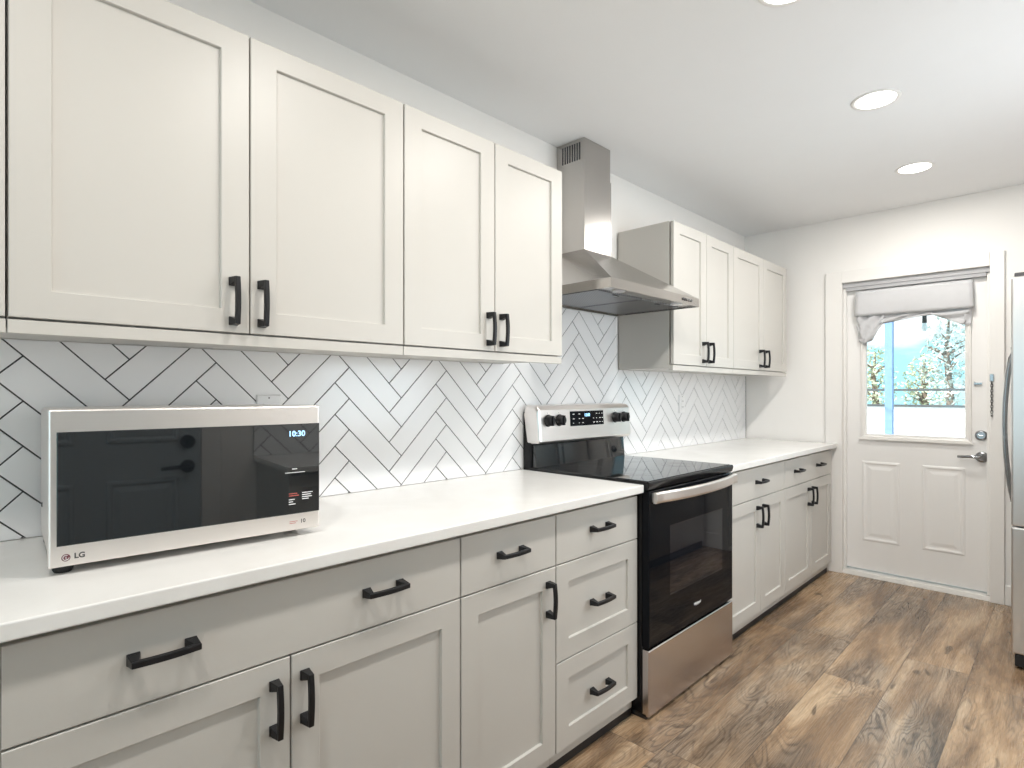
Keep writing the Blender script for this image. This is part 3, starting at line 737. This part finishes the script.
for (a, b) in ((0.030, RWD / 2 - 0.006), (RWD / 2 + 0.006, RWD - 0.030)):
    f_ = MB(); f_.rings([[(0.05, a, 0.009), (0.40, a, 0.009), (0.40, b, 0.009), (0.05, b, 0.009)], [(0.05, a, 0.003), (0.40, a, 0.003), (0.40, b, 0.003), (0.05, b, 0.003)], [(0.062, a + .012, 0.005), (0.388, a + .012, 0.005), (0.388, b - .012, 0.005), (0.062, b - .012, 0.005)]], cap0=False)
    fo = f_.build('grease_filter', 'filt', hh)
    MB().box(0.375, 0.383, (a + b) / 2 - 0.02, (a + b) / 2 + 0.02, -0.001, 0.005).build('filter_latch', 'chrome', fo, 0.001)
for y_ in (0.13, RWD - 0.13):
    MB().lathe([(0.028, 0.009), (0.028, 0.003), (0.022, 0.002), (0.0, 0.003)], (0.440, y_, 0.0), 'z', 20).build('hood_lamp', 'hoodlamp', hh)
bt = []
for k in range(5):
    MB().lathe([(0.0065, 0.0), (0.0065, 0.0035), (0.005, 0.005), (0.0, 0.005)], (HX, 0.588 + k * 0.020, 0.022), 'x', 14).build('button', 'ink' if k < 2 else 'chrome', hh)

# ------------------------------------------------------------------ refrigerator
FYA, FYB = 3.400, 4.310
fg = thing('refrigerator', (1.603, FYA, 0.0), 'tall stainless refrigerator cut by the right edge of the picture', 'refrigerator')
FW = FYB - FYA
MB().box(0.058, 0.80, 0.004, FW - 0.004, 0.05, 1.745).build('body', 'fridge', fg, 0.004)
fm = FW / 2
for k, (a, b) in enumerate(((0.0, fm - 0.002), (fm + 0.002, FW))):
    d = MB().box(0.0, 0.056, a, b, 0.640, 1.755).build('door', 'fridge', fg, 0.007, seg=3)
    hy_ = fm - 0.035 if k == 0 else fm + 0.035
    pts = []
    for i in range(17):
        s_ = i / 16; pts.append((-0.018 - 0.032 * math.sin(math.pi * s_) ** 0.8, hy_, 0.69 + 0.77 * s_))
    MB().tube([(0.002, hy_, 0.69)] + pts + [(0.002, hy_, 1.46)], 0.0085, 12).build('handle', 'chrome', d, smooth=True)
fz = MB().box(0.0, 0.056, 0.0, FW, 0.070, 0.634).build('freezer_drawer', 'fridge', fg, 0.007, seg=3)
MB().box(-0.001, 0.004, 0.12, FW - 0.12, 0.606, 0.624).build('pocket_handle', 'ink', fz, 0.002)
MB().box(0.012, 0.06, 0.01, FW - 0.01, 0.012, 0.066).build('base_grille', 'toe', fg, 0.004)
for y_ in (0.05, FW - 0.05): MB().lathe([(0.02, 0), (0.02, 0.03)], (0.09, y_, 0.0), 'z', 14).build('foot', 'rubber', fg)
MB().box(0.010, 0.10, 0.02, 0.075, 1.755, 1.775).build('hinge_cover', 'ink', fg, 0.004)

# ------------------------------------------------------------------ recessed lamps
spots = [(1.20, -0.10, 'recessed ceiling light behind the camera'), (1.20, 0.88, 'recessed ceiling light above the microwave aisle, out of the picture'),
         (1.20, 1.778, 'recessed ceiling light cut by the top edge of the picture'), (1.225, 2.713, 'round recessed ceiling light, nearer of the two whole ones'),
         (1.200, 3.680, 'round recessed ceiling light nearest the white door')]
for x_, y_, lab in spots:
    o = thing('recessed_light', (x_, y_, CEIL), lab, 'ceiling light', 'recessed ceiling lights')
    MB().lathe([(0.072, -0.001), (0.074, -0.004), (0.086, -0.0035), (0.088, 0.0)], (0, 0, 0), 'z', 40).build('trim_ring', 'trim', o, smooth=True)
    MB().lathe([(0.071, -0.0005), (0.071, -0.003), (0.0, -0.0035)], (0, 0, 0), 'z', 40).build('diffuser', 'diffuser', o)
    lamp('recessed_lamp', 'AREA', (x_, y_, CEIL - 0.010), (0, 0, 0), LAMP_W, (1.0, 0.965, 0.915), shape='DISK', size=0.14)

# ------------------------------------------------------------------ entry alcove and opposite run (seen mirrored in the glass)
d2 = thing('door_2', (WA - 0.001, 0.27, 0.012), 'grey panelled entry door mirrored in the microwave glass', 'door', kind='structure')
MB().box(-0.036, 0.0, -0.46, 0.46, 0.0, 2.03).build('leaf', 'door_grey', d2, 0.002)
for (a, b) in ((-0.36, -0.06), (0.06, 0.36)):
    for (za, zb) in ((0.20, 0.80), (0.98, 1.55), (1.68, 1.92)):
        MB().rings([rect_x(-0.036 - h, a + i, b - i, za + i, zb - i) for i, h in [(0, 0), (0.004, 0.008), (0.016, 0.010), (0.028, 0.001), (0.055, 0.008), (0.060, 0.008)]], cap0=False).build('raised_panel', 'door_grey', d2)
lv = MB(); lv.lathe([(0.033, 0), (0.033, -0.010), (0.013, -0.016), (0.012, -0.05)], (-0.036, 0.40, 0.85), 'x'); lv.tube([(-0.084, 0.405, 0.85), (-0.088, 0.36, 0.852), (-0.082, 0.28, 0.848)], [0.011, 0.0095, 0.0085], 12)
lv.build('lever_handle', 'black', d2)
MB().lathe([(0.034, 0), (0.034, -0.014), (0.0, -0.018)], (-0.036, 0.40, 0.975), 'x').build('deadbolt', 'black', d2)
struct('trim_4', MB().box(WA - 0.02, WA, -0.29, -0.195, 0.0, 2.14).box(WA - 0.02, WA, 0.735, 0.83, 0.0, 2.14).box(WA - 0.02, WA, -0.195, 0.735, 2.05, 2.14), 'trim', 'white casing around the panelled entry door', 'casing', 0.003)
oc = thing('base_cabinet', (WR, 1.01, 0.0), 'greige base cabinet on the opposite wall, seen mirrored in the microwave', 'cabinet')
MB().box(-0.58, -0.0005, 0.0, 0.95, 0.048, BT).build('body', 'cab', oc, 0.001)
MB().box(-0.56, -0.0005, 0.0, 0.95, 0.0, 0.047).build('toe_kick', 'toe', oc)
for (a, b) in ((0.0, 0.475), (0.475, 0.95)):
    MB().rings([rect_x(-0.58 - h, a + i, b - i, 0.074 + i, DT - i) for i, h in [(0.001, 0), (0.001, 0.019), (0.06, 0.019), (0.063, 0.010), (0.07, 0.010)]], cap0=False).build('door', 'cab', oc)
tag(MB().box(WR - 0.625, WR - 0.0105, 0.995, 1.98, 0.8585, CT).build('countertop', 'quartz', None, 0.003), 'white quartz countertop on the opposite wall, seen mirrored in the microwave', 'countertop', 'white quartz countertops')
herringbone([(0.995, 1.98, CT + 0.001, 1.38)], 1.30, 0.893, lambda d, y, z: (WR - 0.0005 - d, y, z), 'tile_backsplash', 'white herringbone tile backsplash on the opposite wall, seen mirrored in the microwave')

# ------------------------------------------------------------------ outdoors beyond the far door
struct('ground', MB().box(-16, 16, DY + 0.14, 40, -0.32, -0.16), 'concrete', 'pale sunlit ground outside the door', 'ground')
tag(MB().box(0.58, 0.642, 6.10, 6.16, -0.16, 2.62).build('porch_post', 'post', None, 0.004), 'blue-white porch post outside the door window', 'post')
fn = thing('yard_fence', (0.0, 9.6, -0.16), 'long white fence with rails across the yard outside the door window', 'fence')
MB().box(-7.0, 7.0, -0.02, 0.02, 0.06, 1.20).build('board_panel', 'fence', fn, 0.003)
for k in range(8):
    MB().box(-6.64 + k * 2.0, -6.60 + k * 2.0, -0.06, 0.03, 0.0, 1.44).build('fence_post', 'railgrey', fn, 0.006)
for z_ in (1.20, 1.42): MB().box(-7.0, 7.0, -0.05, -0.01, z_, z_ + 0.03).build('rail', 'railgrey', fn, 0.003)
def tree(x, y, h, r, mat, label, seed, n=900):
    rr = random.Random(seed)
    o = thing('yard_tree', (x, y, -0.16), label, 'tree', 'trees beyond the white fence')
    t = MB(); t.tube([(0, 0, 0), (0.05, 0.02, h * 0.35), (-0.04, 0.03, h * 0.7), (0.02, 0, h * 0.95)], [0.11, 0.09, 0.06, 0.02], 8)
    for k in range(12):
        a = rr.uniform(0, 6.28); z = h * rr.uniform(0.3, 0.8); L = r * rr.uniform(0.5, 0.95)
        t.tube([(0, 0, z), (L * .5 * math.cos(a), L * .5 * math.sin(a), z + L * .35), (L * math.cos(a), L * math.sin(a), z + L * .6)], [0.04, 0.025, 0.008], 5)
    t.build('trunk', 'bark', o)
    lf_ = MB(); bm = lf_.bm
    for _ in range(n):
        while True:
            p = Vector((rr.uniform(-1, 1), rr.uniform(-1, 1), rr.uniform(-1, 1)))
            if 0.25 < p.length < 1: break
        c = Vector((p.x * r, p.y * r, h * 0.60 + p.z * h * 0.42))
        u_ = Vector((rr.uniform(-1, 1), rr.uniform(-1, 1), rr.uniform(-1, 1))).normalized(); v_ = u_.orthogonal().normalized()
        w_ = u_.cross(v_); s_ = rr.uniform(0.03, 0.075)
        q = [c + u_ * s_, c + v_ * s_ * 0.5 + w_ * s_ * 0.1, c - u_ * s_, c - v_ * s_ * 0.5 + w_ * s_ * 0.1]
        bm.faces.new([bm.verts.new(a) for a in q])
    lf_.build('foliage', mat, o)
tree(-2.45, 20.0, 2.75, 0.62, 'leaf1', 'pale bushy tree left in the door window, beyond the fence', 1, 1000)
tree(-1.45, 21.5, 2.55, 0.60, 'leaf1', 'low pale tree in the middle of the door window, beyond the fence', 2, 900)
tree(-0.55, 19.0, 3.55, 0.62, 'leaf2', 'tall grey-green tree right in the door window, beyond the fence', 3, 1100)
tree(-4.2, 21.0, 3.0, 0.8, 'leaf1', 'pale tree beyond the fence, left of the bushy one', 4, 700)
sb = thing('string_light', (1.044, 5.0, 2.35), 'small bulb of a string light hanging outside the door window', 'string light')
MB().tube([(-1.6, 0.0, 0.10), (-0.8, 0.0, -0.25), (0, 0, -0.52), (0.8, 0, -0.38), (1.6, 0, 0.05)], 0.004, 6).build('cable', 'wire', sb)
MB().lathe([(0.010, -0.52), (0.013, -0.56), (0.015, -0.61), (0.012, -0.615)], (0, 0, 0), 'z', 14).build('socket', 'wire', sb)
MB().lathe([(0.011, -0.612), (0.017, -0.635), (0.018, -0.652), (0.010, -0.672), (0.0, -0.676)], (0, 0, 0), 'z', 16).build('bulb', 'bulb', sb, smooth=True)
